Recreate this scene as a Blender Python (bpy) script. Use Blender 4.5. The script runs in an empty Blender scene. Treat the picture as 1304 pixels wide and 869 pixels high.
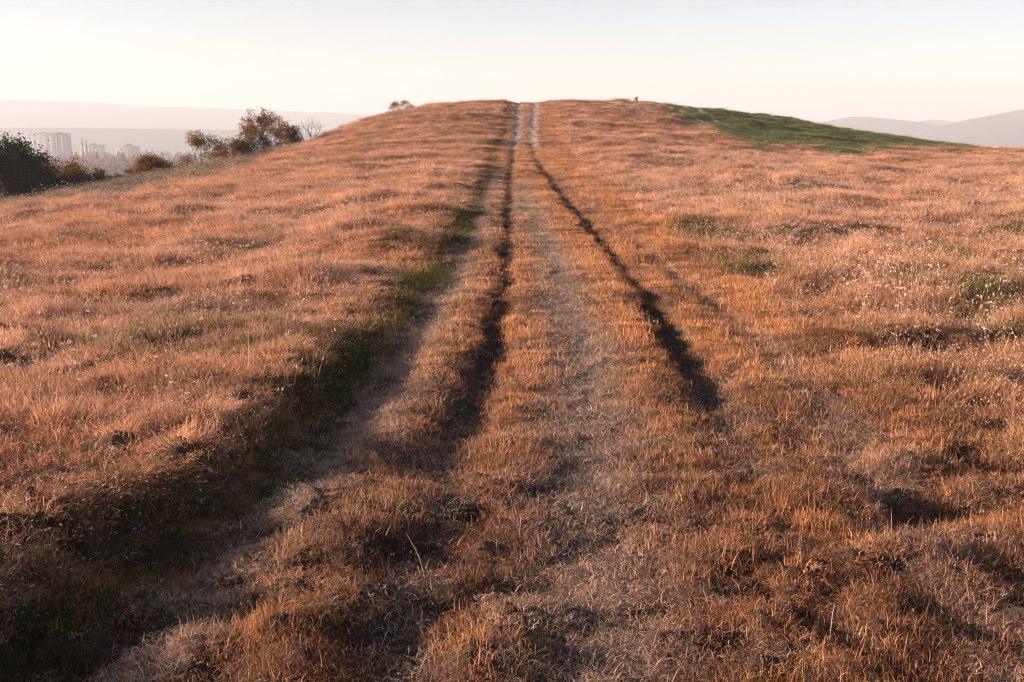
import bpy, math, random
import numpy as np
R = math.radians

# ================= camera, sky, sun, exposure =================
sc = bpy.context.scene
EYE = 1.9
cam_d = bpy.data.cameras.new("camera"); cam = bpy.data.objects.new("camera", cam_d)
sc.collection.objects.link(cam)
cam.location = (0, 0, EYE); cam.rotation_euler = (R(90-11.45), 0, 0)
cam_d.sensor_width = 36; cam_d.lens = 36*1268/1304.0
cam_d.clip_start = 0.05; cam_d.clip_end = 30000
sc.camera = cam
SUN_AZ, SUN_EL = -97.0, 12.5        # degrees, left of the track; above the horizon

w = bpy.data.worlds.new("World"); sc.world = w; w.use_nodes = True
nt = w.node_tree; nt.nodes.clear()
N = nt.nodes.new; LK = nt.links.new
out = N('ShaderNodeOutputWorld'); bg = N('ShaderNodeBackground'); sky = N('ShaderNodeTexSky')
sky.sky_type = 'NISHITA'; sky.sun_disc = False
sky.sun_elevation = R(SUN_EL); sky.sun_rotation = R(SUN_AZ); sky.altitude = 300
sky.air_density = 0.8; sky.dust_density = 0.9; sky.ozone_density = 0.6
LK(sky.outputs[0], bg.inputs[0]); bg.inputs[1].default_value = 0.05
LK(bg.outputs[0], out.inputs[0])

sd = bpy.data.lights.new("sun", 'SUN'); sd.energy = 5.0; sd.angle = R(0.6); sd.color = (1.0, 0.81, 0.63)
sun = bpy.data.objects.new("sun", sd); sc.collection.objects.link(sun)
sun.rotation_euler = (R(90-SUN_EL), 0, R(-SUN_AZ+180))
sc.view_settings.view_transform = 'Standard'; sc.view_settings.look = 'None'
sc.view_settings.exposure = 2.08; sc.view_settings.gamma = 1.0; sc.view_settings.use_curve_mapping = False
sc.cycles.max_bounces = 5; sc.cycles.diffuse_bounces = 2; sc.cycles.transmission_bounces = 2
sc.cycles.transparent_max_bounces = 4; sc.cycles.glossy_bounces = 1; sc.cycles.volume_bounces = 0
sc.cycles.use_denoising = True; sc.cycles.denoising_prefilter = 'ACCURATE'; sc.cycles.denoiser = 'OPENIMAGEDENOISE'; sc.cycles.denoising_input_passes = 'RGB_ALBEDO_NORMAL'
sc.cycles.use_adaptive_sampling = True; sc.cycles.adaptive_threshold = 0.015; sc.cycles.pixel_filter_type = 'BLACKMAN_HARRIS'; sc.cycles.filter_width = 1.25
# ---------- terrain description (metres, camera at x=0,y=0, +Y up the track) ----------
PLAIN = -30.0
COL = np.array([(-27.00,-0.558,50.5),(-24.80,-0.341,51.8),(-22.51,-0.020,53.0),(-19.37,0.341,55.1),(-17.75,0.530,56.7),(-15.89,0.827,60.3),(-14.01,1.084,63.9),(-11.67,1.574,69.4),(-10.15,2.318,73.1),(-7.98,3.450,77.8),(-6.45,4.142,79.5),(-4.91,4.623,81.3),(-2.72,4.901,82.1),(0.00,5.100,84.0),(2.99,5.162,84.1),(6.04,5.138,85.5),(9.07,4.889,88.1),(11.63,4.625,90.9),(14.16,4.049,92.8),(17.05,3.305,94.1),(19.86,2.544,93.6),(22.20,1.879,90.7),(24.47,1.456,87.9),(26.79,1.189,85.1),(40,0.3,75),(90,-0.6,60),(180,-1.2,50),(270,-1.4,48),(320,-0.9,49)])
TH = np.arange(-180, 181, 0.25)
def _per(c):
    t = np.concatenate([COL[:,0]-360, COL[:,0], COL[:,0]+360]); v = np.tile(COL[:,c], 3)
    v = np.interp(TH, t, v)
    k = np.exp(-0.5*(np.arange(-8,9)/2.6)**2); k /= k.sum()
    return np.convolve(np.pad(v, 8, mode='wrap'), k, mode='valid')
ZS, RS = _per(1)-0.20-0.30*np.exp(-((TH+26)/11.0)**2)-0.25*np.exp(-((TH+30)/7.0)**2), _per(2)
def _pchip(xs, ys):
    xs = np.array(xs, float); ys = np.array(ys, float); h = np.diff(xs); d = np.diff(ys)/h; m = np.zeros_like(xs)
    for i in range(1, len(xs)-1):
        if d[i-1]*d[i] > 0:
            w1 = 2*h[i]+h[i-1]; w2 = h[i]+2*h[i-1]; m[i] = (w1+w2)/(w1/d[i-1]+w2/d[i])
    m[0], m[-1] = d[0], d[-1]
    def f(x):
        x = np.clip(x, xs[0], xs[-1]); i = np.clip(np.searchsorted(xs, x, side='right')-1, 0, len(xs)-2)
        t = (x-xs[i])/h[i]; t2 = t*t; t3 = t2*t
        return (2*t3-3*t2+1)*ys[i]+(t3-2*t2+t)*h[i]*m[i]+(-2*t3+3*t2)*ys[i+1]+(t3-t2)*h[i]*m[i+1]
    return f
G = _pchip([0,.1,.21,.36,.57,.77,.9,.97,1.0,1.04], [0,.01,.035,.10,.22,.50,.80,.945,.985,1.0])
def sstep(a, b, x):
    t = np.clip((x-a)/(b-a), 0, 1); return t*t*(3-2*t)
def base(X, Y):
    r = np.hypot(X, Y); th = np.degrees(np.arctan2(X, Y))
    zs = np.interp(th, TH, ZS); rs = np.interp(th, TH, RS)
    z = zs*G(r/rs)
    d = np.maximum(r-rs*1.02, 0)
    return z + (PLAIN-zs)*(1-np.exp(-(d/75.0)**2))
# ---------- noise ----------
def vnoise(x, y, seed=0):
    xi = np.floor(x).astype(np.int64); yi = np.floor(y).astype(np.int64); fx = x-xi; fy = y-yi
    def h(i, j):
        n = (i*374761393 + j*668265263 + seed*974634777) & 0xffffffff
        n = ((n ^ (n >> 13))*1274126177) & 0xffffffff
        n = ((n ^ (n >> 16))*2246822519) & 0xffffffff
        a = (n ^ (n >> 15))/4294967296.0*2*np.pi
        return np.cos(a), np.sin(a)
    u = fx*fx*fx*(fx*(fx*6-15)+10); v = fy*fy*fy*(fy*(fy*6-15)+10)
    def dot(i, j):
        c, s = h(xi+i, yi+j); return c*(fx-i)+s*(fy-j)
    a = dot(0,0)*(1-u)+dot(1,0)*u; b = dot(0,1)*(1-u)+dot(1,1)*u
    return (a*(1-v)+b*v)*1.5
def fbm(x, y, o=3, seed=0):
    s = 0; a = 1; t = 0
    for k in range(o):
        s = s+a*vnoise(x*2**k+k*17.3, y*2**k-k*9.1, seed+k*7); t += a; a *= .5
    return s/t*1.3

# ---------- track, ruts, bank: ground coordinates of their centre lines (x at each y) ----------
def line(p):
    p = sorted(p, key=lambda q: q[1]); xs = np.array([q[0] for q in p]); ys = np.array([q[1] for q in p])
    return lambda Y: np.interp(Y, ys, xs)
RUT_L = line([(0.54,95),(0.50,78.74),(0.18,59.22),(-0.08,49.49),(-0.13,34.30),(-0.12,25.61),(-0.09,18.57),(-0.12,13.38),(-0.19,10.06),(-0.23,8.75),(-0.29,7.73),(-0.34,6.81),(-0.40,5.91),(-0.45,5.21),(-0.48,4.68),(-0.46,4.04),(-0.44,3.73),(-0.40,3.22),(-.35,-5)])
RUT_R = line([(1.94,95),(1.74,78.02),(1.14,59.20),(1.04,49.46),(1.24,35.47),(1.40,25.59),(1.54,19.82),(1.56,15.46),(1.58,12.40),(1.58,11.11),(1.56,9.30),(1.49,7.89),(1.45,6.93),(1.45,6.26),(1.47,5.49),(1.47,4.78),(1.44,4.17),(1.39,3.46),(1.3,-5)])
PATH_M = line([(1.07,95),(0.83,71.55),(0.52,53.02),(0.44,35.10),(0.44,25.61),(0.55,19.52),(0.63,14.98),(0.64,11.50),(0.62,9.27),(0.56,7.73),(0.51,6.61),(0.44,5.47),(0.37,4.36),(0.32,3.61),(0.2,-5)])
PATH_L = line([(0.18,80),(-0.31,57.77),(-0.62,39.75),(-0.74,29.77),(-0.72,19.53),(-0.76,14.15),(-0.84,11.51),(-0.95,9.67),(-0.99,8.03),(-1.04,6.85),(-1.09,5.96),(-1.14,5.26),(-1.24,4.60),(-1.34,3.92),(-1.39,3.35),(-1.5,-5)])
PATH_R = line([(1.95,95),(1.97,67.30),(1.80,52.94),(1.70,39.63),(1.90,24.75),(2.13,18.24),(2.24,13.46),(2.32,10.82),(2.34,8.99),(2.24,7.30),(2.20,6.13),(2.08,5.02),(1.92,3.91),(1.5,-5)])
BANK = line([(-0.12,95),(-0.39,71.49),(-0.77,62.53),(-1.11,47.82),(-1.09,35.15),(-1.13,22.77),(-1.21,17.60),(-1.34,13.80),(-1.40,11.57),(-1.48,9.36),(-1.62,8.11),(-1.75,7.12),(-1.80,6.24),(-1.85,5.38),(-2.08,4.88),(-2.17,4.51),(-2.19,4.09),(-2.23,3.66),(-2.3,-5)])
# hollows between the tussocks: x, y, radius across, radius along, depth
PITS = [(-4.25,7.98,.50,.26,.36),(-3.70,7.35,.34,.20,.26),(-3.35,8.51,.45,.24,.36),(-2.75,8.25,.42,.2,.30),(-6.3,9.6,.6,.28,.3),(-5.0,11.3,.55,.26,.26),(-1.88,3.47,.3,.2,.1),(-1.65,3.65,.25,.15,.1),
        (3.79,9.09,.50,.24,.36),(4.79,9.48,.48,.26,.38),(4.78,11.02,.55,.25,.28),(2.16,5.02,.28,.15,.20),(2.94,5.68,.34,.18,.26),(3.5,7.0,.36,.18,.24),(1.36,4.83,.2,.12,.1),(1.16,3.69,.2,.12,.09),(1.72,3.70,.18,.12,.1),(-0.42,4.46,.2,.12,.10),(-0.45,3.72,.24,.14,.10),(-0.17,4.86,.12,.08,.08),
        (0.16,5.21,.12,.07,.08),(0.03,4.03,.18,.10,.09),(-0.84,5.00,.2,.1,.08),(-1.16,3.88,.14,.08,.09),(2.18,4.11,.25,.18,.12),(-0.27,6.42,.25,.1,.07),(-0.52,5.62,.25,.1,.08),(1.50,4.06,.2,.1,.08),(-6.6,11.5,.6,.3,.2),(-5.4,13.2,.6,.3,.2),(5.6,14.5,.6,.3,.18),(-7.4,17.5,.8,.35,.22)]
def gau4(d, w): return np.exp(-np.abs(d/w)**3)
def gau(d, w): return np.exp(-(d/w)**2)
def masks(X, Y):
    """material and plant zones of the hill, each 0..1"""
    wob = fbm(X*1.3, Y*.5, 2, 31)*.10 + fbm(X*4, Y*2.2, 2, 32)*.05
    wide = np.clip(Y/60, 0, 1)
    dl = X-RUT_L(Y)+wob; dr = X-RUT_R(Y)+wob; dm = X-PATH_M(Y)+wob; dpl = X-PATH_L(Y)+wob; dpr = X-PATH_R(Y)+wob
    db = X-BANK(Y)-.20*sstep(12, 6, Y)+wob*1.3
    m = {}
    brk = .55+.45*sstep(-.25, .25, fbm(X*2.2, Y*.9, 2, 40))
    near = sstep(5.6, 7.4, Y)
    m['rutL'] = gau4(dl+fbm(X*0, Y*1.5, 2, 78)*.10, .155+.05*gau(Y-7.6, 2.5)+.09*sstep(14,34,Y))*(brk*(1-near)+near)
    m['rutR'] = gau4(dr+fbm(X*0, Y*1.5, 2, 77)*.10, .145+.05*gau(Y-8, 3)+.11*sstep(14,34,Y))*(brk*(1-near)+near)*sstep(4.6, 7.2, Y)
    m['pathM'] = gau(dm, .30)*(1-.85*sstep(22, 38, Y)); m['pathL'] = gau(dpl, .27)*(1-sstep(30, 50, Y)); m['pathR'] = gau(dpr, .20)*(1-.6*sstep(20, 40, Y))
    m['bank'] = 1-sstep(-.25-.3*wide, .16, db)
    m['bankfoot'] = gau(db-.30, .36)
    m['right'] = sstep(2.7, 3.6, X+wob*6+.0*Y+np.where(Y>12, -(Y-12)*.0, 0))
    m['lane'] = (1-m['bank'])*(1-m['right'])
    th = np.degrees(np.arctan2(X, Y)); r = np.hypot(X, Y)
    gb = np.interp(th, [8.2,8.4,9.5,10.8,13.0,15.1,19.1,22.2,26,35], [100,84.5,77.8,72,66,64,67,77,94,110])+fbm(X*.25,Y*.25,3,50)*8
    m['meadow'] = sstep(-2.5, 2.5, r-gb)*sstep(7.8, 8.8, th)
    ob = np.interp(th, [-60,-27.0,-24.9,-22.6,-19.4,-17.8,-15.3,-12.5], [30,35,34.5,36,39,41,48,63])+fbm(X*.3,Y*.3,2,51)*3
    m['olive'] = sstep(0, 4, r-ob)*(1-sstep(-14.5, -11, th))
    g = fbm(X*.45+3, Y*.3, 3, 60)
    m['gpatch'] = sstep(.18, .55, g)*np.clip(m['right']*sstep(45,12,Y)+.65*m['bank']*sstep(30,12,Y)*sstep(6.5,8,Y), 0, 1)
    m['gpatch'] = np.maximum(m['gpatch'], gau(X+2.7, .7)*gau(Y-8.3, .35)*.9)
    m['gbank'] = np.clip(gau(db-.12, .26)*(.35+.9*sstep(-.2,.3,fbm(X*.8,Y*.35,2,61))+.15*sstep(7,5,Y)), 0, 1)*(1-sstep(26, 60, Y)*.35)
    m['tw'] = np.maximum(gau(X-RUT_L(Y), .38), gau(X-RUT_R(Y), .38))*sstep(42, 60, Y)     # stony wheel tracks near the top
    gt1 = np.interp(r, [70,75.2,81,86.5,92], [12,11.0,9.9,8.9,8.2]); gt2 = np.interp(r, [70,75.9,82.8,88.5,94], [13.2,12.0,10.8,9.4,8.6])
    m['gtr'] = np.maximum(gau((th-gt1)*r/57.3, .22), gau((th-gt2)*r/57.3, .22))*sstep(73, 77, r)*sstep(93, 88, r)
    m['db'] = db
    return m
def height(X, Y, m=None):
    if m is None: m = masks(X, Y)
    r = np.hypot(X, Y); fade = 1-sstep(90, 130, r)
    z = base(X, Y)
    bumps = fbm(X*.28, Y*.36, 2, 1)*.20*np.clip(r/12, .25, 1.3) + fbm(X*.9, Y*1.3, 2, 2)*.085 + fbm(X*2.6, Y*3.4, 2, 3)*.035
    bumps = bumps + (fbm(X*3.6, Y*5.5, 2, 4)*.045+np.clip(fbm(X*2.6+5, Y*5.0, 2, 5)-.10, 0, 1)*-.30)*(1-sstep(9, 22, r))*(1+.5*sstep(6,4,r))
    rough = np.clip(.30-.1*m['bank']*sstep(6,5,r)+(.15+.13*sstep(4,6,r)+.55*sstep(6,12,r))*m['bank']+.9*m['right']+.75*(1-sstep(4.6, 7.5, Y)), 0, 1.2)*(1-.6*m['pathM'])*(1-.7*np.clip(m['rutL']+m['rutR'], 0, 1))
    z = z + bumps*rough*fade
    d = .15*sstep(4.8, 7.6, Y)*(1-.55*sstep(20, 60, Y))*(1-.7*sstep(48, 64, Y))+.03
    z = z - m['rutL']*d*1.0 - m['rutR']*(d*(.6+.45*sstep(6,10,Y))) - m['pathM']*.035 - m['pathL']*.05 - m['pathR']*(.03+.06*sstep(8,12,Y)*sstep(50,35,Y))
    z = z + fbm(X*.10, Y*.55, 2, 6)*.15*sstep(20, 40, Y)*fade*(.25+.75*np.clip(m['bank']+m['right'],0,1))
    z = z + gau(X-RUT_L(Y)+.42, .2)*.03*fade - m['bankfoot']*.07*sstep(9, 5, Y)*sstep(2.5, 4, Y)
    z = z + m['bank']*(.23-.18*sstep(5,12,Y)+.04*sstep(22,40,Y))*fade
    t = np.zeros_like(z)
    for (px, py, a, b, dep) in PITS:
        e = ((X-px)/a)**2+((Y-py)/b)**2
        ok = e < 9
        t[ok] -= (dep*np.exp(-e[ok]))
        e2 = ((X-px+1.25*a)/a)**2+((Y-py)/b)**2; ok = e2 < 9
        t[ok] += dep*.5*np.exp(-e2[ok])
    z = z + t
    # a low cross ridge that throws the dark streak over the tracks
    z = z + .12*gau(Y-37.2-.15*X, .6)*gau(X+.2, 2.2)
    return z

# ================= helpers =================
def link(o): sc.collection.objects.link(o); return o
def tag(o, label=None, cat=None, group=None, kind=None):
    if label: o['label'] = label
    if cat: o['category'] = cat
    if group: o['group'] = group
    if kind: o['kind'] = kind
    return o
def mesh_np(name, V, F, mat=None, mats=None, midx=None, attrs=None, smooth=False):
    """V (n,3); F list of index arrays, each (k, corners)"""
    me = bpy.data.meshes.new(name); V = np.asarray(V, np.float32)
    me.vertices.add(len(V)); me.vertices.foreach_set('co', V.ravel())
    F = [np.asarray(f, np.int32) for f in F if len(f)]
    nl = sum(f.size for f in F); npoly = sum(len(f) for f in F)
    me.loops.add(nl); me.polygons.add(npoly)
    me.loops.foreach_set('vertex_index', np.concatenate([f.ravel() for f in F]))
    ls = []; s = 0
    for f in F: ls.append(s+np.arange(len(f))*f.shape[1]); s += f.size
    me.polygons.foreach_set('loop_start', np.concatenate(ls).astype(np.int32))
    if midx is not None: me.polygons.foreach_set('material_index', np.asarray(midx, np.int32))
    for m_ in (mats or ([mat] if mat else [])): me.materials.append(m_)
    for k, (typ, dat) in (attrs or {}).items():
        a = me.attributes.new(k, typ, 'POINT')
        a.data.foreach_set('color' if typ == 'FLOAT_COLOR' else ('vector' if typ == 'FLOAT_VECTOR' else 'value'), np.asarray(dat, np.float32 if typ != 'INT' else np.int32).ravel())
    me.update(calc_edges=True); me.validate()
    if smooth: me.polygons.foreach_set('use_smooth', np.ones(len(me.polygons), bool))
    return me
def new_mat(name):
    m_ = bpy.data.materials.new(name); m_.use_nodes = True; t = m_.node_tree; t.nodes.clear()
    return m_, t, t.nodes.new, t.links.new
def simple_mat(name, col, rough=.8, var=.25, scale=3.0, spec=.3):
    m_, t, n, l = new_mat(name)
    o = n('ShaderNodeOutputMaterial'); p = n('ShaderNodeBsdfPrincipled'); tx = n('ShaderNodeTexNoise'); tc = n('ShaderNodeTexCoord')
    cr = n('ShaderNodeValToRGB'); l(tc.outputs['Object'], tx.inputs['Vector']); tx.inputs['Scale'].default_value = scale; tx.inputs['Detail'].default_value = 5
    c = np.array(col); cr.color_ramp.elements[0].position = .3; cr.color_ramp.elements[1].position = .7
    cr.color_ramp.elements[0].color = (*(c*(1-var)), 1); cr.color_ramp.elements[1].color = (*(c*(1+var)), 1)
    l(tx.outputs[0], cr.inputs[0]); l(cr.outputs[0], p.inputs['Base Color']); p.inputs['Roughness'].default_value = rough
    p.inputs['Specular IOR Level'].default_value = spec; l(p.outputs[0], o.inputs[0])
    return m_

# ================= ground: one sheet to the horizon =================
m_, t, n, l = new_mat('ground_soil')
o = n('ShaderNodeOutputMaterial'); p = n('ShaderNodeBsdfPrincipled'); p.inputs['Roughness'].default_value = .95; p.inputs['Specular IOR Level'].default_value = .1
at = n('ShaderNodeAttribute'); at.attribute_name = 'soil'
geo = n('ShaderNodeNewGeometry'); nz = n('ShaderNodeTexNoise'); nz.inputs['Scale'].default_value = 34; nz.inputs['Detail'].default_value = 8; nz.inputs['Roughness'].default_value = .7
l(geo.outputs['Position'], nz.inputs['Vector'])
mr = n('ShaderNodeMapRange'); mr.inputs[1].default_value = .3; mr.inputs[2].default_value = .72; mr.inputs[3].default_value = .45; mr.inputs[4].default_value = 1.5; l(nz.outputs[0], mr.inputs[0])
mx = n('ShaderNodeVectorMath'); mx.operation = 'SCALE'; l(at.outputs['Color'], mx.inputs[0]); l(mr.outputs[0], mx.inputs['Scale'])
l(mx.outputs[0], p.inputs['Base Color'])
bp = n('ShaderNodeBump'); bp.inputs['Strength'].default_value = 1; bp.inputs['Distance'].default_value = .035; l(nz.outputs[0], bp.inputs['Height']); l(bp.outputs[0], p.inputs['Normal'])
l(p.outputs[0], o.inputs[0]); MAT_SOIL = m_

front = np.linspace(-42, 38, 1000); rest = np.concatenate([np.linspace(38, 318, 90)[1:-1]])
thv = np.radians(np.concatenate([front, rest]))
rr = np.concatenate([[0.3,.8,1.3], np.geomspace(1.6, 112, 820), np.geomspace(116, 14000, 60)])
TT, RRg = np.meshgrid(thv, rr); X = RRg*np.sin(TT); Y = RRg*np.cos(TT)
M = masks(X, Y); Z = height(X, Y, M)
# the far plain: low rolling relief
Z += sstep(250, 1200, RRg)*fbm(X*.0012, Y*.0012, 3, 90)*5
def mixc(c, k, col): return c*(1-k[..., None])+np.array(col)*k[..., None]
nv = fbm(X*1.1, Y*1.1, 3, 70)
soil = np.ones(X.shape+(3,))*np.array([.085,.05,.034])  # dark earth, toned down so gaps between the grass read as shade
soil = mixc(soil, sstep(-.3,.5,nv)*.6, (.13,.08,.055))
soil = mixc(soil, M['lane']*.6, (.085,.048,.032)); soil = mixc(soil, sstep(25, 60, RRg), (.26,.13,.08))
bare = np.clip(M['pathM']+M['pathL']*.9+M['pathR']*.6, 0, 1)
soil = mixc(soil, bare*(.55+.45*sstep(4,8,RRg)), (.15,.11,.095))
soil = mixc(soil, np.clip(M['rutL']+M['rutR'], 0, 1)*.95*(1-M['tw']), (.055,.042,.036))  # rut earth, darkened further to paint in deeper shade along the ruts
soil = mixc(soil, M['tw']*.95*sstep(-.5,.1,fbm(X*2.5,Y*.8,2,79)), (.38,.34,.32)); 
soil = mixc(soil, np.clip(M['gbank']+M['gpatch'],0,1)*.8, (.035,.04,.02))
soil = mixc(soil, M['meadow']*.9, (.055,.075,.025)); soil = mixc(soil, M['gtr'], (.26,.24,.19)); soil = mixc(soil, M['olive']*.8, (.10,.085,.06))
soil = mixc(soil, sstep(110, 200, RRg), (.10,.08,.055))
nT, nR = len(thv), len(rr)
V = np.stack([X, Y, Z], -1).reshape(-1, 3)
i = np.arange(nR-1)[:, None]*nT; j = np.arange(nT)[None]; j2 = (j+1) % nT
F = np.stack([i+j, i+nT+j, i+nT+j2, i+j2], -1).reshape(-1, 4)
c0 = len(V); V = np.vstack([V, [[0, 0, Z[0].mean()]]])
F3 = np.stack([np.full(nT, c0), np.arange(nT), (np.arange(nT)+1) % nT], -1)
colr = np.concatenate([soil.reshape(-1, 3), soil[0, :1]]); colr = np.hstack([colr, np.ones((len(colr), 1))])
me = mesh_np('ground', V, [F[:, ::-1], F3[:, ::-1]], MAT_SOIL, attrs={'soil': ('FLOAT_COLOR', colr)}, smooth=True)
ground = link(bpy.data.objects.new('ground', me))
tag(ground, 'dry grassy hill and far plain crossed by wheel ruts', 'ground', kind='structure')
me.update()
if me.polygons[0].normal.z < 0: me.flip_normals()
ZZ = height

# ================= grass =================
def grass_mat(name, trans=.35, head=None):
    m_, t, n, l = new_mat(name)
    o = n('ShaderNodeOutputMaterial'); at = n('ShaderNodeAttribute'); at.attribute_type = 'INSTANCER'; at.attribute_name = 'tint'
    vr = n('ShaderNodeAttribute'); vr.attribute_name = 'var'
    mr = n('ShaderNodeMapRange'); mr.inputs[3].default_value = .75; mr.inputs[4].default_value = 1.6; l(vr.outputs['Fac'], mr.inputs[0])
    sc_ = n('ShaderNodeVectorMath'); sc_.operation = 'SCALE'; l(mr.outputs[0], sc_.inputs['Scale'])
    if head:
        mi = n('ShaderNodeMix'); mi.data_type = 'RGBA'; mi.inputs[0].default_value = .7; l(at.outputs['Color'], mi.inputs[6]); mi.inputs[7].default_value = (*head, 1)
        l(mi.outputs[2], sc_.inputs[0])
    else: l(at.outputs['Color'], sc_.inputs[0])
    d = n('ShaderNodeBsdfDiffuse'); tr = n('ShaderNodeBsdfTranslucent'); mi2 = n('ShaderNodeMixShader'); mi2.inputs[0].default_value = trans
    l(sc_.outputs[0], d.inputs[0]); l(sc_.outputs[0], tr.inputs[0]); l(d.outputs[0], mi2.inputs[1]); l(tr.outputs[0], mi2.inputs[2]); l(mi2.outputs[0], o.inputs[0])
    return m_
MAT_G = grass_mat('grass_blade'); MAT_H = grass_mat('seed_head', .25, (.50,.36,.28)); MAT_W = grass_mat('pale_flower_head', .2, (.62,.50,.44))
def clump(name, rng, nb, rad, h0, h1, wid, lean, heads=0.0, headlen=.03, seg=3, umbel=0.0, flat=0.0):
    V = []; F4 = []; F3 = []; var = []; mi4 = []; mi3 = []
    for b in range(nb):
        a = rng.uniform(0, 2*np.pi); rd = rad*math.sqrt(rng.uniform())
        p = np.array([rd*math.cos(a), rd*math.sin(a), -.012]); h = rng.uniform(h0, h1)
        az = a+rng.normal(0, 1.2); le = abs(rng.normal(lean, lean*.6))+rng.uniform()*flat
        w = wid*rng.uniform(.6, 1.3); v = rng.uniform()
        face = rng.uniform(0, np.pi); s = np.array([math.cos(face), math.sin(face), 0])
        el = math.pi/2-le*.4; pts = [p]
        for k in range(seg):
            st = h/seg; pts.append(pts[-1]+st*np.array([math.cos(el)*math.cos(az), math.cos(el)*math.sin(az), math.sin(el)]))
            el -= le*rng.uniform(.3, .9); az += rng.normal(0, .25)
        b0 = len(V)
        for k, q in enumerate(pts[:-1]):
            ww = w*(1-.75*k/seg); V += [q-s*ww/2, q+s*ww/2]; var += [v, v]
        V.append(pts[-1]); var.append(v)
        for k in range(seg-1): F4.append([b0+2*k, b0+2*k+1, b0+2*k+3, b0+2*k+2]); mi4.append(0)
        F3.append([b0+2*(seg-1), b0+2*(seg-1)+1, b0+2*seg]); mi3.append(0)
        if rng.uniform() < heads:
            c = pts[-1]; dirn = (pts[-1]-pts[-2]); dirn /= np.linalg.norm(dirn)+1e-6; hl = headlen*rng.uniform(.7, 1.4); hw = hl*rng.uniform(.12, .22)
            for f2 in (0, np.pi/2):
                s2 = np.array([math.cos(face+f2), math.sin(face+f2), 0]); b0 = len(V)
                V += [c-dirn*hl*.4, c+s2*hw, c+dirn*hl*.6, c-s2*hw]; var += [v*.5+.5]*4; F4.append([b0, b0+1, b0+2, b0+3]); mi4.append(1)
        if rng.uniform() < umbel:
            c = pts[-1]
            for q in range(rng.integers(7, 14)):
                d = rng.normal(0, 1, 3)*np.array([.011, .011, .005]); b0 = len(V); e1 = rng.normal(0, 1, 3); e1 /= np.linalg.norm(e1); e2 = np.cross(e1, rng.normal(0, 1, 3)); e2 /= np.linalg.norm(e2)
                sz = rng.uniform(.003, .006); V += [c+d-e1*sz, c+d+e2*sz, c+d+e1*sz, c+d-e2*sz]; var += [rng.uniform(.5, 1)]*4; F4.append([b0, b0+1, b0+2, b0+3]); mi4.append(2)
    me = mesh_np(name, np.array(V), [np.array(F4).reshape(-1, 4), np.array(F3).reshape(-1, 3)], mats=[MAT_G, MAT_H, MAT_W], midx=mi4+mi3, attrs={'var': ('FLOAT', var)})
    return bpy.data.objects.new(name, me)
rng = np.random.default_rng(5)
def coll(name, objs):
    c = bpy.data.collections.new(name)
    for k, ob in enumerate(objs): ob.name = '%s_%02d' % (name, k); c.objects.link(ob)
    return c
C_SHORT = coll('short_tuft', [clump('short_tuft', rng, 64, .085, .028, .080, .0031, 2.1, heads=.03, headlen=.010) for k in range(7)])
C_MID = coll('dry_tuft', [clump('dry_tuft', rng, 60, .11, .06, .19, .0033, .75, heads=.20, headlen=.018) for k in range(7)])
C_STRAW = coll('straw', [clump('straw', rng, 34, .12, .04, .12, .003, 2.2, flat=.8) for k in range(5)])
C_WEED = coll('weed', [clump('weed', rng, 8, .05, .20, .46, .0032, .25, heads=.55, headlen=.030, seg=4, umbel=.09) for k in range(6)])
C_GREEN = coll('green_tuft', [clump('green_tuft', rng, 50, .10, .05, .16, .0042, .7) for k in range(6)])
def scatter(name, coll_, P, tint, scl, label, cat, tilt=.12, seed=1):
    rng = np.random.default_rng(seed); n_ = len(P)
    rot = np.stack([rng.normal(0, tilt, n_), rng.normal(0, tilt, n_), rng.uniform(0, 2*np.pi, n_)], -1)
    me = bpy.data.meshes.new(name); me.vertices.add(n_); me.vertices.foreach_set('co', np.asarray(P, np.float32).ravel())
    for k, dat in (('tint', tint), ('scl', scl), ('rot', rot)):
        a = me.attributes.new(k, 'FLOAT_VECTOR', 'POINT'); a.data.foreach_set('vector', np.asarray(dat, np.float32).ravel())
    a = me.attributes.new('pick', 'INT', 'POINT'); a.data.foreach_set('value', rng.integers(0, len(coll_.objects), n_).astype(np.int32))
    ob = link(bpy.data.objects.new(name, me))
    g = bpy.data.node_groups.new(name+'_scatter', 'GeometryNodeTree')
    g.interface.new_socket('Geometry', in_out='INPUT', socket_type='NodeSocketGeometry'); g.interface.new_socket('Geometry', in_out='OUTPUT', socket_type='NodeSocketGeometry')
    gi = g.nodes.new('NodeGroupInput'); go = g.nodes.new('NodeGroupOutput'); ip = g.nodes.new('GeometryNodeInstanceOnPoints'); ci = g.nodes.new('GeometryNodeCollectionInfo')
    ci.inputs['Collection'].default_value = coll_; ci.inputs['Separate Children'].default_value = True; ci.inputs['Reset Children'].default_value = True
    def na(nm, ty):
        q = g.nodes.new('GeometryNodeInputNamedAttribute'); q.data_type = ty; q.inputs['Name'].default_value = nm; return q.outputs['Attribute']
    g.links.new(gi.outputs[0], ip.inputs['Points']); g.links.new(ci.outputs[0], ip.inputs['Instance']); ip.inputs['Pick Instance'].default_value = True
    g.links.new(na('pick', 'INT'), ip.inputs['Instance Index']); g.links.new(na('scl', 'FLOAT_VECTOR'), ip.inputs['Scale'])
    er = g.nodes.new('FunctionNodeEulerToRotation'); g.links.new(na('rot', 'FLOAT_VECTOR'), er.inputs[0]); g.links.new(er.outputs[0], ip.inputs['Rotation'])
    g.links.new(ip.outputs[0], go.inputs[0])
    md = ob.modifiers.new('scatter', 'NODES'); md.node_group = g
    tag(ob, label, cat, kind='stuff'); print('SCATTER', name, n_)
    return ob
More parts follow.
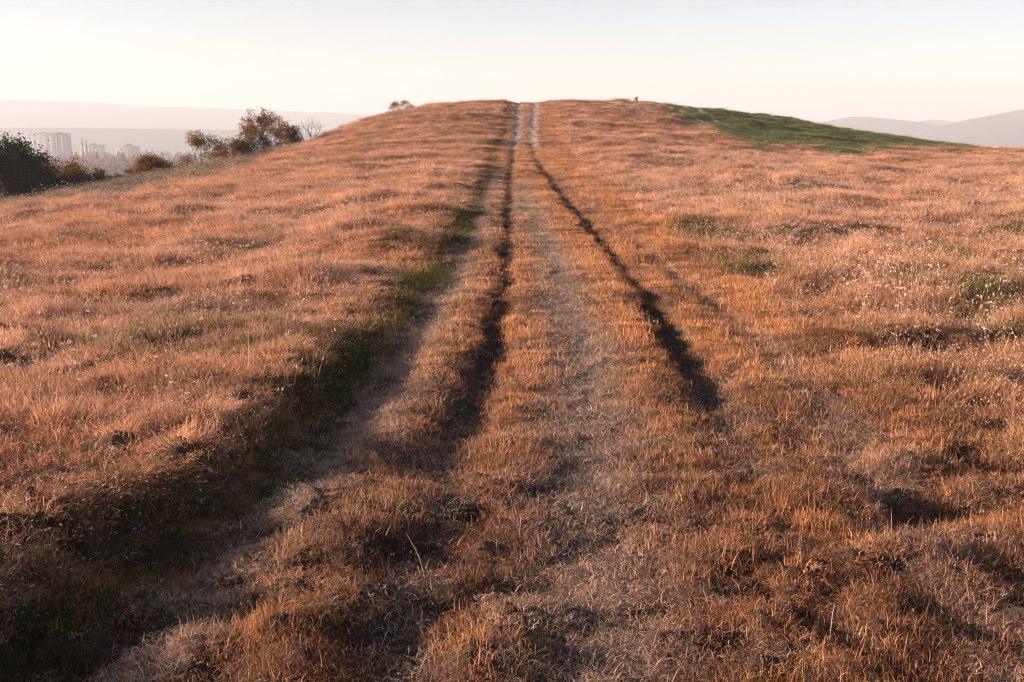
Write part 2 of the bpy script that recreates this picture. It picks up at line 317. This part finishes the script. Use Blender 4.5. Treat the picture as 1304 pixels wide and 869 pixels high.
def polar_pts(n0, r0, pw, rmin, rmax, seed, th0=-95, th1=90):
    """points whose density is n0 per m2 within r0 and falls as r**-pw beyond"""
    rng = np.random.default_rng(seed)
    rs_ = np.linspace(rmin, rmax, 4000); dn = n0*np.minimum(1, (r0/rs_)**pw); f = dn*rs_*R(th1-th0)
    cum = np.concatenate([[0], np.cumsum((f[1:]+f[:-1])/2*np.diff(rs_))]); N_ = int(cum[-1])
    r = np.interp(rng.uniform(0, cum[-1], N_), cum, rs_); th = rng.uniform(R(th0), R(th1), N_)
    X = r*np.sin(th); Y = r*np.cos(th)
    rs2 = np.interp(np.degrees(th), TH, RS)
    td = np.degrees(th); wide_ = 52*np.exp(-(r/8.0)**2)
    k = (r < rs2*1.12+3) & (td < 38+wide_) & (td > -43-wide_)
    return X[k], Y[k], r[k], rng
def lerp(a, b, k): return np.array(a)*(1-k[:, None])+np.array(b)*k[:, None]
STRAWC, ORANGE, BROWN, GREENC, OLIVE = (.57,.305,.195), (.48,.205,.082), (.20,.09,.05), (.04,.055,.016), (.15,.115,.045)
def tints(X, Y, m, rng, lane=False):
    k = len(X)
    big = fbm(X*.18, Y*.28, 3, 80); sm = fbm(X*.9, Y*1.2, 2, 81)
    c = np.tile(np.array(STRAWC), (k, 1))
    c = mixc(c, sstep(-.15,.45,big)*.55, ORANGE); c = mixc(c, sstep(.15,.5,fbm(X*.22+9,Y*.5,3,98))*.6, (.32,.20,.16)); c = mixc(c, sstep(.0,.5,sm)*.65, BROWN)
    c = mixc(c, m['lane']*.8, ORANGE); c = mixc(c, m['lane']*sstep(.0,.5,sm)*.5, BROWN); c = mixc(c, (1-.85*m['bank'])*sstep(9.5, 3.8, np.hypot(X,Y))*(.58+.36*sstep(-.2,.3,fbm(X*1.3,Y*1.7,2,97))), BROWN)  # lane brown patches; last mix paints foreground darkening toward the camera into the tint
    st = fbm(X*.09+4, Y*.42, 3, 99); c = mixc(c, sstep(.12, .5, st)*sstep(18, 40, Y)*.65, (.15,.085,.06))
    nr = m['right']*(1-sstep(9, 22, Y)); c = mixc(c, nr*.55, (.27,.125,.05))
    c = mixc(c, nr*sstep(-.1,.4,fbm(X*.6,Y*.6,2,82))*.6, OLIVE)
    bare = np.clip(m['pathM']+m['pathL']+m['pathR']*.35, 0, 1); c = mixc(c, bare*(.55+.27*sstep(4,7,np.hypot(X,Y))), (.44,.31,.245))
    c = mixc(c, np.clip(m['rutL']+m['rutR'],0,1)*.85*(1-m['tw']), (.10,.06,.045))  # grass in the ruts darkened with the floor, adding to the painted rut shade
    gk = np.clip(np.maximum(m['gbank'], m['gpatch']), 0, 1)*(rng.uniform(size=k) < .8); c = mixc(c, gk*.85, GREENC)
    c = mixc(c, m['olive']*.8, (.10,.105,.075)); c = mixc(c, m['meadow']*.93, (.17,.18,.058))
    return c*rng.uniform(.58, 1.42, (k, 1))*np.array([1,1,1])+rng.normal(0, .008, (k, 3)).clip(-.02,.03)
DENS = 1.0
# short grass of the lane and tracks
X, Y, r, rg = polar_pts(560*DENS, 5.0, 1.2, 1.2, 95, 11)
k = np.abs(X) < 6; X, Y, r = X[k], Y[k], r[k]; m = masks(X, Y)
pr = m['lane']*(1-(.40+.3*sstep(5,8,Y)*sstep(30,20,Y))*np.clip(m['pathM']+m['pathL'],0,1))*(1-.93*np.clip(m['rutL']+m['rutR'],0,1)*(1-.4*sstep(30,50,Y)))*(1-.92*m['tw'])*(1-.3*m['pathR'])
pr *= (.55+.45*sstep(-.34, -.08, fbm(X*2.4, Y*4.2, 2, 83)+.35*sstep(6, 12, Y)))
k = rg.uniform(size=len(X)) < pr; X, Y, r = X[k], Y[k], r[k]; m = masks(X, Y); Z = height(X, Y, m)
hs = np.clip(.95+1.1*fbm(X*2.4, Y*4.0, 2, 84), .3, 1.7)*(1-.5*np.clip(m['pathM']+m['pathL'],0,1)); xs = np.clip((r/7)**.55, 1, 3.0)
sc3 = np.stack([xs, xs, hs*np.clip((r/9)**.25,1,1.5)], -1)*rg.uniform(.75, 1.3, (len(X), 1))
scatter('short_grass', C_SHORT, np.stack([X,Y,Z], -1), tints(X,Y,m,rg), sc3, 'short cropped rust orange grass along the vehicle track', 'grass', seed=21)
# field grass both sides
X, Y, r, rg = polar_pts(260*DENS, 7, 1.2, 1.2, 104, 12)
m = masks(X, Y); pr = np.clip(m['bank']+m['right'], 0, 1)*(1-.75*m['meadow'])*(1-.9*m['gtr'])
pr *= .5+.5*sstep(-.5, .1, fbm(X*2, Y*2.6, 2, 85))
k = rg.uniform(size=len(X)) < pr; X, Y, r = X[k], Y[k], r[k]; m = masks(X, Y); Z = height(X, Y, m)
hs = np.clip(.72+.75*fbm(X*1.1, Y*1.5, 2, 86), .35, 1.6)*(1-.45*m['meadow'])*(1-.45*sstep(1.6, 0, np.abs(m['db'])))*(1-.3*sstep(45,75,r)); xs = np.clip((r/8)**.6, 1, 3.6)
sc3 = np.stack([xs, xs, hs*np.clip((r/12)**.2,1,1.35)], -1)*rg.uniform(.75, 1.3, (len(X), 1))
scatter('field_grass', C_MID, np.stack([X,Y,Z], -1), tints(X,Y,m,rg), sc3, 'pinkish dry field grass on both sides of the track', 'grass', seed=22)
# green grass
X, Y, r, rg = polar_pts(170*DENS, 7, 1.1, 1.2, 104, 13)
m = masks(X, Y); pr = np.clip(np.maximum(m['gbank']*1.0, m['gpatch']), 0, 1)+m['meadow']*.9*(1-m['gtr']); pr *= (1-.9*m['tw'])
k = rg.uniform(size=len(X)) < pr; X, Y, r = X[k], Y[k], r[k]; m = masks(X, Y); Z = height(X, Y, m)
xs = np.clip((r/8)**.6, 1, 3.4); c = lerp((.034,.046,.014), (.07,.068,.02), rg.uniform(size=len(X)))*rg.uniform(.6,1.3,(len(X),1)); c = mixc(c, m['meadow']*.8, (.17,.185,.058))
sc3 = np.stack([xs, xs, np.clip(.8+.6*fbm(X*1.5,Y*1.5,2,87),.4,1.5)*(1-.4*m['meadow'])], -1)*rg.uniform(.7, 1.3, (len(X), 1))
scatter('green_grass', C_GREEN, np.stack([X,Y,Z], -1), c, sc3, 'dark green grass in the bank hollow and on the right hill shoulder', 'grass', seed=23)
# straw lying on the worn paths
X, Y, r, rg = polar_pts(380*DENS, 6, 1.2, 1.2, 60, 14)
k = np.abs(X) < 4; X, Y, r = X[k], Y[k], r[k]; m = masks(X, Y); pr = np.clip(m['pathM']+m['pathL']+.3*m['pathR']+.22*m['lane']*sstep(9,6,Y)+.06*m['lane']+.5*(m['rutL']+m['rutR'])*sstep(9,6,Y), 0, 1)*(.3+.7*sstep(-.4,.2,fbm(X*3,Y*3,2,88)))
k = rg.uniform(size=len(X)) < pr; X, Y, r = X[k], Y[k], r[k]; Z = height(X, Y)
xs = np.clip((r/7)**.5, 1, 2.6)
scatter('straw_litter', C_STRAW, np.stack([X,Y,Z+.004], -1), lerp((.44,.32,.25), (.28,.18,.125), rg.uniform(size=len(X)))*rg.uniform(.7,1.25,(len(X),1)), np.stack([xs,xs,np.full(len(X),.6)],-1), 'pale flattened straw lying on the worn paths', 'straw', seed=24)
# tall stems with seed heads
X, Y, r, rg = polar_pts(13*DENS, 12, 1.0, 2.2, 100, 15)
m = masks(X, Y); pt = sstep(-.1, .45, fbm(X*.35, Y*.5, 3, 89)); pr = np.clip(m['bank']*.75*sstep(4.5,7,Y)+m['right']+m['lane']*.0, 0, 1)*(.12+.88*pt)*(1-.97*m['meadow'])
k = rg.uniform(size=len(X)) < pr; X, Y, r = X[k], Y[k], r[k]; m = masks(X, Y); Z = height(X, Y, m)
xs = np.clip((r/12)**.5, 1, 2.4)
scatter('dry_weeds', C_WEED, np.stack([X,Y,Z], -1), lerp((.42,.27,.19), (.30,.16,.09), rg.uniform(size=len(X)))*rg.uniform(.75,1.3,(len(X),1)), np.stack([xs,xs,np.clip(.75+.7*pt[k]*rg.uniform(.5,1.2,len(X)),.5,1.5)],-1), 'tall dry weed stems with pale seed heads standing in the fields', 'weeds', tilt=.1, seed=25)
# ================= bushes and trees at the edge of the hill =================
def leaf_mat(name, c1, c2, c3, trans=.3):
    m_, t, n, l = new_mat(name)
    o = n('ShaderNodeOutputMaterial'); vr = n('ShaderNodeAttribute'); vr.attribute_name = 'var'; cr = n('ShaderNodeValToRGB'); l(vr.outputs['Fac'], cr.inputs[0])
    e = cr.color_ramp.elements; e[0].color = (*c1, 1); e[1].color = (*c3, 1); q = e.new(.5); q.color = (*c2, 1)
    d = n('ShaderNodeBsdfDiffuse'); tr = n('ShaderNodeBsdfTranslucent'); mi2 = n('ShaderNodeMixShader'); mi2.inputs[0].default_value = trans
    l(cr.outputs[0], d.inputs[0]); l(cr.outputs[0], tr.inputs[0]); l(d.outputs[0], mi2.inputs[1]); l(tr.outputs[0], mi2.inputs[2]); l(mi2.outputs[0], o.inputs[0])
    return m_
L_DARK = leaf_mat('dark_leaf', (.016,.024,.012), (.028,.034,.015), (.11,.05,.02))
L_RUST = leaf_mat('rust_leaf', (.035,.038,.016), (.14,.06,.02), (.40,.16,.038))
L_GREY = leaf_mat('grey_leaf', (.10,.09,.06), (.16,.12,.09), (.22,.14,.10))
L_GREEN = leaf_mat('green_leaf', (.05,.08,.03), (.07,.10,.04), (.12,.12,.04))
BARK = simple_mat('bark', (.10,.065,.045), .9, .35, 20, .1)
def tube(V, F, p0, p1, r0, r1, ns=5):
    p0 = np.array(p0); p1 = np.array(p1); d = p1-p0; L_ = np.linalg.norm(d)+1e-9; d /= L_
    a = np.cross(d, [0.3, .2, 1.0] if abs(d[2]) < .95 else [1, 0, 0]); a /= np.linalg.norm(a); b = np.cross(d, a); s = len(V)
    for p, r in ((p0, r0), (p1, r1)):
        for k in range(ns):
            an = 2*np.pi*k/ns; V.append(p+r*(math.cos(an)*a+math.sin(an)*b))
    for k in range(ns): F.append([s+k, s+(k+1) % ns, s+ns+(k+1) % ns, s+ns+k])
def grow(V, F, tips, rng, p, d, L_, r, lev, spread, up):
    q = np.array(p); nseg = 3
    for k in range(nseg):
        d = d+rng.normal(0, .22, 3); d[2] += up*.12; d /= np.linalg.norm(d)
        q2 = q+d*L_/nseg; tube(V, F, q, q2, r*(1-.22*k), r*(1-.22*(k+1)), 5 if lev > 1 else 3); q = q2
        if lev <= 1: tips.append(q.copy())
    if lev > 0:
        for c in range(rng.integers(3, 5)):
            nd = d+rng.normal(0, spread, 3); nd /= np.linalg.norm(nd)
            grow(V, F, tips, rng, q, nd, L_*rng.uniform(.62, .85), r*.42, lev-1, spread, up)
    tips.append(q.copy())
def shrub(name, x, y, w, h, mat, label, cat, seed, stems=5, lev=2, nleaf=4500, lsz=.035, dense=.14, squash=1.0, group=None, lean=(0,0), bare=False, low=.1, depth=None, sink=.03):
    rng = np.random.default_rng(seed); z = float(base(np.array(x), np.array(y)))+.12*0
    root = link(bpy.data.objects.new(name, None)); root.location = (x, y, z-sink)
    root.empty_display_size = .3
    V, F, tips = [], [], []
    for s in range(stems):
        a = 2*np.pi*(s+rng.uniform())/stems; sp = .75 if stems > 2 else .15
        d = np.array([math.cos(a)*sp+lean[0], math.sin(a)*sp+lean[1], 1.0]); d /= np.linalg.norm(d)
        grow(V, F, tips, rng, np.array([math.cos(a)*.06, math.sin(a)*.06, -.1]) if stems > 1 else np.array([0, 0, -.1]), d, h*.38, .028*h**.8*(1.5 if stems < 3 else 1), lev, .62, .5)
    T = np.array(tips); V = np.array(V)
    # fit the grown skeleton to the wanted width and height
    lo, hi = np.percentile(T, 3, 0), np.percentile(T, 97, 0)
    f = np.array([w*.92/(hi[0]-lo[0]), (depth or w)*.92/(hi[1]-lo[1]), (h*.97)/hi[2]]); cx = np.array([(hi[0]+lo[0])/2, (hi[1]+lo[1])/2, 0])
    def fit(P):
        k = np.clip(P[:, 2:3]/(h*.3), 0, 1); return (P-cx*k)*(1+(f-1)*np.clip(P[:, 2:3]/(h*.25), 0, 1)*np.array([1,1,0])+(f-1)*np.array([0,0,1]))
    V = fit(V); T = fit(T); T = T[T[:, 2] > h*low]
    tr = bpy.data.objects.new('trunk', mesh_np('trunk', V, [np.array(F)], BARK)); link(tr); tr.parent = root
    if not bare:
        c = T[rng.integers(0, len(T), nleaf)]+rng.normal(0, 1, (nleaf, 3))*dense*np.array([1, 1, .85])*rng.uniform(.4, 1.4, (nleaf, 1))
        c = c[(c[:, 2] > h*low*.5)]; k = len(c)
        e1 = rng.normal(0, 1, (k, 3)); e1 /= np.linalg.norm(e1, axis=1)[:, None]; e2 = np.cross(e1, rng.normal(0, 1, (k, 3))); e2 /= np.linalg.norm(e2, axis=1)[:, None]
        s = lsz*rng.uniform(.6, 1.5, (k, 1)); W = np.stack([c-e1*s, c+e2*s*.6, c+e1*s, c-e2*s*.6], 1).reshape(-1, 3)
        cl = rng.uniform(size=k)*.5+.5*(fbm(c[:, 0]*3/max(w, .5)+seed, c[:, 2]*3/max(h, .5), 2, seed)*.9+.5)
        ob = bpy.data.objects.new('crown', mesh_np('crown', W, [np.arange(4*k).reshape(-1, 4)], mat, attrs={'var': ('FLOAT', np.repeat(np.clip(cl, 0, 1), 4))})); link(ob); ob.parent = root
    tag(root, label, cat, group); return root
G1 = 'bushes along the left edge of the hill'
shrub('bush', -26.3, 52.0, 4.6, 3.15, L_DARK, 'largest dark dense bush, cut by the left edge of the photo', 'bush', 1, 9, 2, 26000, .055, .26, group=G1, low=.0)
shrub('bush', -24.75, 51.8, 2.6, 1.75, L_DARK, 'dark bush sloping down from the right flank of the largest bush', 'bush', 12, 7, 2, 9000, .045, .2, group=G1, low=0)
shrub('bush', -23.7, 54.2, 1.9, 1.35, L_RUST, 'rust topped bush just right of the largest dark bush', 'bush', 2, 7, 2, 8200, .04, .2, group=G1, low=0)
shrub('bush', -23.5, 53.6, 2.8, .8, L_DARK, 'low dark hedge-like bush under the rust topped bush', 'bush', 24, 9, 2, 7000, .04, .15, group=G1, low=0)
shrub('bush', -25.6, 57.5, 2.2, 2.0, L_RUST, 'pinkish orange bush showing behind the dark bushes at far left', 'bush', 14, 6, 2, 3600, .045, .2, group=G1)
shrub('bush', -22.75, 55.0, 1.05, 1.05, L_RUST, 'small spiky rust bush left of the low flat one', 'bush', 3, 5, 2, 2000, .035, .12, group=G1, low=0)
shrub('bush', -22.05, 56.0, 1.25, .55, L_DARK, 'low flat dark bush between the spiky bush and the round one', 'bush', 4, 6, 2, 1900, .035, .10, group=G1, low=0)
shrub('bush', -21.35, 57.0, 1.15, .72, L_RUST, 'low ragged rust bush touching the round bush on its left', 'bush', 5, 5, 2, 1700, .035, .10, group=G1, low=0)
shrub('bush', -20.45, 58.0, 1.85, 1.15, L_RUST, 'round rust and green bush standing alone above the olive strip', 'bush', 6, 8, 2, 8200, .04, .17, group=G1, low=0)
G2 = 'trees and bushes in the row below the hill brow'
shrub('bush', -20.0, 62.0, 1.15, 1.25, L_GREY, 'thin grey bush at the left end of the tree row', 'bush', 7, 4, 2, 900, .035, .16, group=G2)
shrub('small_tree', -19.25, 63.0, 1.9, 2.25, L_RUST, 'thin reddish tree with see-through crown, second from the left in the row', 'tree', 8, 4, 3, 4200, .035, .15, group=G2)
shrub('bush', -18.35, 66.0, 2.5, 1.55, L_RUST, 'broad orange and dark bush left of the tallest tree', 'bush', 9, 8, 2, 7500, .04, .15, group=G2, low=0)
shrub('bush', -17.75, 67.0, 1.3, 1.35, L_DARK, 'dark green bush at the left foot of the tallest tree', 'bush', 19, 6, 2, 3500, .042, .14, group=G2, low=0)
shrub('small_tree', -17.30, 70.0, 2.6, 3.05, L_RUST, 'tallest tree of the row with round rusty crown full of gaps', 'tree', 10, 4, 3, 8500, .04, .13, group=G2, low=.22)
shrub('bush', -17.15, 69.2, 1.3, 1.9, L_DARK, 'dark evergreen bush inside the lower crown of the tallest tree', 'bush', 20, 5, 2, 3200, .04, .14, group=G2)
shrub('bush', -16.10, 73.0, 2.0, 2.25, L_RUST, 'orange bush right of the tallest tree with a dark right side', 'bush', 11, 6, 2, 5200, .04, .14, group=G2)
shrub('bush', -15.75, 72.6, .9, 1.7, L_DARK, 'narrow dark bush at the right side of the orange bush', 'bush', 21, 5, 2, 2200, .04, .12, group=G2)
shrub('bare_tree', -14.95, 76.0, 1.9, 2.15, L_GREY, 'leafless small tree with fan of pale branches at the hill edge', 'tree', 13, 2, 4, 0, group=G2, bare=True)
shrub('wind_bent_tree', -8.85, 82.5, 2.0, .95, L_RUST, 'small wind bent tree alone on the left shoulder of the hilltop', 'tree', 15, 4, 3, 1500, .038, .09, low=.12)
shrub('sapling', 10.46, 86.5, .32, .60, L_GREEN, 'tiny grey green sapling on the skyline, the darker of two', 'plant', 16, 3, 1, 260, .035, .05, group='saplings on the skyline')
shrub('sapling', 8.75, 86.5, .45, .46, L_GREY, 'faint twiggy sapling on the skyline nearer to the tracks', 'plant', 17, 3, 1, 60, .03, .05, group='saplings on the skyline')

# ================= single stalks standing in the near grass =================
STALK = simple_mat('dry_stalk', (.50,.36,.28), .8, .25, 40, .2)
def stalk(x, y, h, bend, az, label, seed, hooked=0.0, head=False, green=False):
    rng = np.random.default_rng(seed); z = float(height(np.array([x]), np.array([y]))[0])
    root = link(bpy.data.objects.new('dry_stalk', None)); root.location = (x, y, z-.01); V, F = [], []; p = np.zeros(3); el = math.pi/2-bend*.3; n_ = 12
    for k in range(n_):
        q = p+h/n_*np.array([math.cos(el)*math.cos(az), math.cos(el)*math.sin(az), math.sin(el)]); tube(V, F, p, q, .0016*(1-.6*k/n_), .0016*(1-.6*(k+1)/n_), 5); p = q
        el -= bend/n_*rng.uniform(.5, 1.5)+(hooked/4 if k > n_-5 else 0); az += rng.normal(0, .12)
        if k in (5, 8): e = q+h*.07*np.array([math.cos(az+1.2*(k-6.5)), math.sin(az+1.2*(k-6.5)), .6]); tube(V, F, q, e, .0009, .0004, 4)
    o = link(bpy.data.objects.new('stem', mesh_np('stem', np.array(V), [np.array(F)], MAT_DG if green else STALK))); o.parent = root
    if head:
        Vh, Fh = [], []
        for k in range(26):
            d = rng.normal(0, 1, 3)*np.array([.008, .008, .010]); tube(Vh, Fh, p+d*.4, p+d*1.6, .0016, .0008, 4)
        o = link(bpy.data.objects.new('seed_head', mesh_np('seed_head', np.array(Vh), [np.array(Fh)], STALK))); o.parent = root
    tag(root, label, 'stalk', 'single dry stalks in the near grass')
MAT_DG = simple_mat('green_stalk', (.16,.19,.04), .7, .3, 30, .2)
stalk(-.385, 4.10, .23, .5, 2.8, 'tall pale bent stalk beside the dark hollow in the bottom of the left rut', 1)
stalk(-.62, 4.02, .13, .7, 2.2, 'short pale stalk left of the tall bent one near the left rut', 2)
stalk(-.20, 4.72, .14, .3, 1.9, 'upright thin straw stalk between the left rut and the worn centre path', 3)
stalk(1.62, 6.15, .24, 1.9, .3, 'long arched pale stalk lying over at the near end of the right rut', 4, .6)
stalk(1.22, 3.52, .15, .5, 1.2, 'pale forked stalk at the bottom edge right of centre', 5)
stalk(-1.78, 5.55, .20, 1.3, -.4, 'yellow green arched stalk at the top of the shaded bank', 6, .5, green=True)
stalk(-2.12, 4.92, .17, .5, .5, 'stalk with a pale fluffy head at the edge of the dark bank', 7, head=True)
stalk(-.52, 3.60, .10, .8, .8, 'short curled stalk near the bottom edge beside the left rut', 8, .8)

# ================= the town on the plain =================
WALL = simple_mat('panel_wall', (.13,.125,.13), .85, .06, .12); WALL2 = simple_mat('panel_wall_warm', (.14,.115,.105), .85, .06, .12)
PANE = simple_mat('window_glass', (.08,.08,.085), .2, .1, 1, .6); ROOFM = simple_mat('roof_felt', (.20,.19,.18), .9, .1, .3); BALC = simple_mat('balcony_panel', (.15,.145,.145), .7, .05, .2); PALE = simple_mat('white_sheet_roof', (.3,.3,.31), .6, .05, .2)
def boxes(name, L_, mat, parent=None):
    V, F = [], []
    for (x0, x1, y0, y1, z0, z1) in L_:
        s = len(V); V += [(x0,y0,z0),(x1,y0,z0),(x1,y1,z0),(x0,y1,z0),(x0,y0,z1),(x1,y0,z1),(x1,y1,z1),(x0,y1,z1)]
        F += [(s,s+3,s+2,s+1),(s+4,s+5,s+6,s+7),(s,s+1,s+5,s+4),(s+1,s+2,s+6,s+5),(s+2,s+3,s+7,s+6),(s+3,s,s+4,s+7)]
    o = link(bpy.data.objects.new(name, mesh_np(name, np.array(V, float), [np.array(F)], mat))); o.parent = parent; return o
def block(name, x, y, w, d, h, rz, label, wall, fl, cols, balc, roofb, group=None):
    g = PLAIN-3; root = link(bpy.data.objects.new(name, None)); root.location = (x, y, g); root.rotation_euler = (0, 0, R(rz)); h += 3
    boxes('wall', [(-w/2, w/2, -d/2, d/2, 0, h)], wall, root)
    boxes('roof', [(-w/2-.4, w/2+.4, -d/2-.4, d/2+.4, h+.01, h+.8)], ROOFM, root)
    for (a, b, hh) in roofb: boxes('roof_hut', [(a*w, b*w, -d*.3, d*.3, h+.82, h+hh)], wall, root)
    for c in range(cols):
        xa = -w/2+(c+.28)*w/cols; xb = -w/2+(c+.72)*w/cols
        for k in range(fl): boxes('window', [(xa, xb, -d/2-.06, -d/2+.05, 3+k*3+.9, 3+k*3+2.4)], PANE, root)
    for (a, b) in balc:
        for k in range(fl): boxes('balcony', [(a*w, b*w, -d/2-.8, -d/2-.1, 3+k*3-.1, 3+k*3+.85)], BALC, root)
    tag(root, label, 'building', group); return root
def px(p, Y): return (p-652)/1268*Y/1.02
block('apartment_block', px(62, 1500), 1500, 62, 16, 40, -8, 'tall wide slab apartment block with stacked pale balconies behind the dark bush', WALL, 13, 7, [(.10,.32)], [(-.28,-.10,2.2),(.14,.32,2.2)])
block('apartment_block', px(117, 1620), 1620, 34, 15, 22.5, 5, 'mid size grey apartment block right of the twin poplars', WALL2, 7, 6, [], [(-.15,.15,3.6)])
block('apartment_block', px(162, 1580), 1580, 32, 15, 21, -4, 'low boxy apartment block left of the round bush', WALL, 6, 6, [], [(-.2,.2,4.0)])
block('apartment_block', px(226, 1400), 1400, 26, 15, 9, 4, 'long low pale building right of the round bush', WALL, 3, 7, [], [])
block('storage_hall', px(222, 1180), 1180, 22, 14, 3.5, 2, 'low hall with white roof just above the grass edge', PALE, 1, 4, [], [])
GT = 'trees of the far town'
TOWNLEAF = leaf_mat('town_leaf', (.14,.07,.05), (.20,.09,.065), (.28,.13,.09), .2); TOWNDK = leaf_mat('town_conifer', (.04,.045,.035), (.06,.055,.04), (.10,.07,.05), .2)
def crown_mesh(rng, w, h, nq, pointy, s):
    u = rng.normal(0, 1, (nq, 3)); u /= np.linalg.norm(u, axis=1)[:, None]; u *= rng.uniform(.55, 1, (nq, 1))
    if pointy: k = np.clip(1-(u[:, 2:3]+1)/2, .12, 1)**.7; u[:, :2] *= k
    c = u*np.array([w/2, w/2, h/2]) + np.array([0, 0, h/2+1.5]); e1 = rng.normal(0, 1, (nq, 3)); e1 /= np.linalg.norm(e1, axis=1)[:, None]; e2 = np.cross(e1, rng.normal(0, 1, (nq, 3))); e2 /= np.linalg.norm(e2, axis=1)[:, None]
    z = s*rng.uniform(.6, 1.4, (nq, 1)); return np.stack([c-e1*z, c+e2*z, c+e1*z, c-e2*z], 1).reshape(-1, 3)
rng = np.random.default_rng(77)
def far_tree(x, y, w, h, pointy, label, mat, name='town_tree'):
    root = link(bpy.data.objects.new(name, None)); root.location = (x, y, PLAIN-1)
    W = crown_mesh(rng, w, h, 420, pointy, .75); k = len(W)//4
    a = bpy.data.objects.new('crown', mesh_np('crown', W, [np.arange(4*k).reshape(-1, 4)], mat, attrs={'var': ('FLOAT', np.repeat(rng.uniform(size=k), 4))})); link(a); a.parent = root
    V, F = [], []; tube(V, F, (0,0,-3), (0,0,h*.6), .45, .2, 6); b = link(bpy.data.objects.new('trunk', mesh_np('trunk', np.array(V), [np.array(F)], BARK))); b.parent = root
    tag(root, label, 'tree', GT)
far_tree(px(104.5, 1350), 1350, 4.2, 34, True, 'left one of the twin poplars above the far town', TOWNDK, 'poplar')
far_tree(px(109.5, 1360), 1360, 4.4, 33, True, 'right one of the twin poplars above the far town', TOWNDK, 'poplar')
far_tree(px(88, 1380), 1380, 4.5, 34, True, 'single slim poplar at the right end of the tall slab block', TOWNDK, 'poplar')
far_tree(px(122, 900), 900, 5, 20, True, 'pointed conifer in front of the mid size grey block', TOWNDK, 'conifer')
far_tree(px(205, 900), 900, 5, 21, True, 'pointed conifer rising over the round bush', TOWNDK, 'conifer')
far_tree(px(233, 800), 800, 11, 20, False, 'round far tree left of the tree row', TOWNDK)
# far wood below the town, one mass of crowns
Ws = []
for k in range(330):
    Y_ = rng.uniform(620, 1250); p_ = rng.uniform(-80, 260); h_ = rng.uniform(12, 19)*(1 if rng.uniform() < .85 else 1.3); q_ = crown_mesh(rng, rng.uniform(8, 14), h_, 190, rng.uniform() < .3, .9)
    Ws.append(q_+np.array([px(p_, Y_), Y_, PLAIN-2]))
W = np.concatenate(Ws); k = len(W)//4
wood = link(bpy.data.objects.new('far_wood', mesh_np('far_wood', W, [np.arange(4*k).reshape(-1, 4)], TOWNLEAF, attrs={'var': ('FLOAT', np.repeat(rng.uniform(size=k), 4))})))
tag(wood, 'hazy brown wood on the plain in front of the far town', 'wood', kind='stuff')

# ================= distant hills =================
HILL = simple_mat('far_forest', (.055,.06,.05), .95, .3, .004, .05)
def ridge(name, Y_, pts, depth, label, seed, rough=.08):
    """a real ridge: long body with slopes before and behind its crest line; pts = (px, height above eye m)"""
    ps = np.array(pts, float); n1 = 260; pp = np.linspace(ps[0, 0], ps[-1, 0], n1); xs = (pp-652)/1268*Y_/1.02
    hh = np.interp(pp, ps[:, 0], ps[:, 1]); ker = np.exp(-.5*(np.arange(-9, 10)/3.)**2); ker /= ker.sum(); hh = np.convolve(np.pad(hh, 9, mode='edge'), ker, 'valid')
    hh = hh+EYE-PLAIN; tt = np.linspace(-1, 1, 61)
    Xg, Tg = np.meshgrid(xs, tt); prof = np.cos(Tg*np.pi/2)**1.3
    Yg = Y_+Tg*depth; Zg = PLAIN-8+(hh[None]+8)*prof*(1+rough*fbm(Xg*.004+seed, Yg*.004, 4, seed)*(1-prof*.75))
    V = np.stack([Xg, Yg, Zg], -1).reshape(-1, 3); i = np.arange(60)[:, None]*n1; j = np.arange(n1-1)[None]; F = np.stack([i+j, i+j+1, i+n1+j+1, i+n1+j], -1).reshape(-1, 4)
    o = link(bpy.data.objects.new(name, mesh_np(name, V, [F], HILL, smooth=True))); tag(o, label, 'hills', kind='structure')
ridge('hills', 5000, [(-500,150),(-200,182),(0,190),(60,186),(120,176),(200,160),(300,146),(360,136),(430,128),(520,104),(600,58),(700,16),(800,-16)], 900, 'long faint mountain range at the left behind the town', 1)
ridge('hills', 3000, [(-600,22),(-100,30),(60,34),(160,31),(300,27),(420,21),(600,7),(760,-10)], 400, 'low hazy rise beyond the town', 2)
ridge('hills', 3500, [(900,-10),(1000,40),(1060,66),(1085,78),(1110,74),(1150,62),(1200,45),(1260,30),(1340,20),(1500,5)], 600, 'blue grey ridge rising behind the green hill shoulder', 3)
ridge('hills', 4300, [(1040,16),(1120,45),(1160,68),(1185,83),(1205,73),(1260,50),(1350,25)], 500, 'faintest small peak between the two right ridges', 4)
ridge('hills', 2900, [(1120,-20),(1180,8),(1215,38),(1235,52),(1255,64),(1300,82),(1360,104),(1450,125),(1600,110),(1800,60)], 700, 'nearest blue grey mountain at the right edge', 5)

# ================= air =================
HAZE_TOP = 215.0
hz = boxes('haze', [(-9000, 9000, -9000, 9500, PLAIN-22, HAZE_TOP)], None); tag(hz, 'pale pinkish evening haze', 'haze', kind='stuff')
m_, t, n, l = new_mat('haze_air'); o = n('ShaderNodeOutputMaterial'); pv = n('ShaderNodeVolumePrincipled')
pv.inputs['Color'].default_value = (.77,.755,.83,1); pv.inputs['Density'].default_value = .00039; pv.inputs['Anisotropy'].default_value = .05
l(pv.outputs[0], o.inputs['Volume']); hz.data.materials.append(m_)
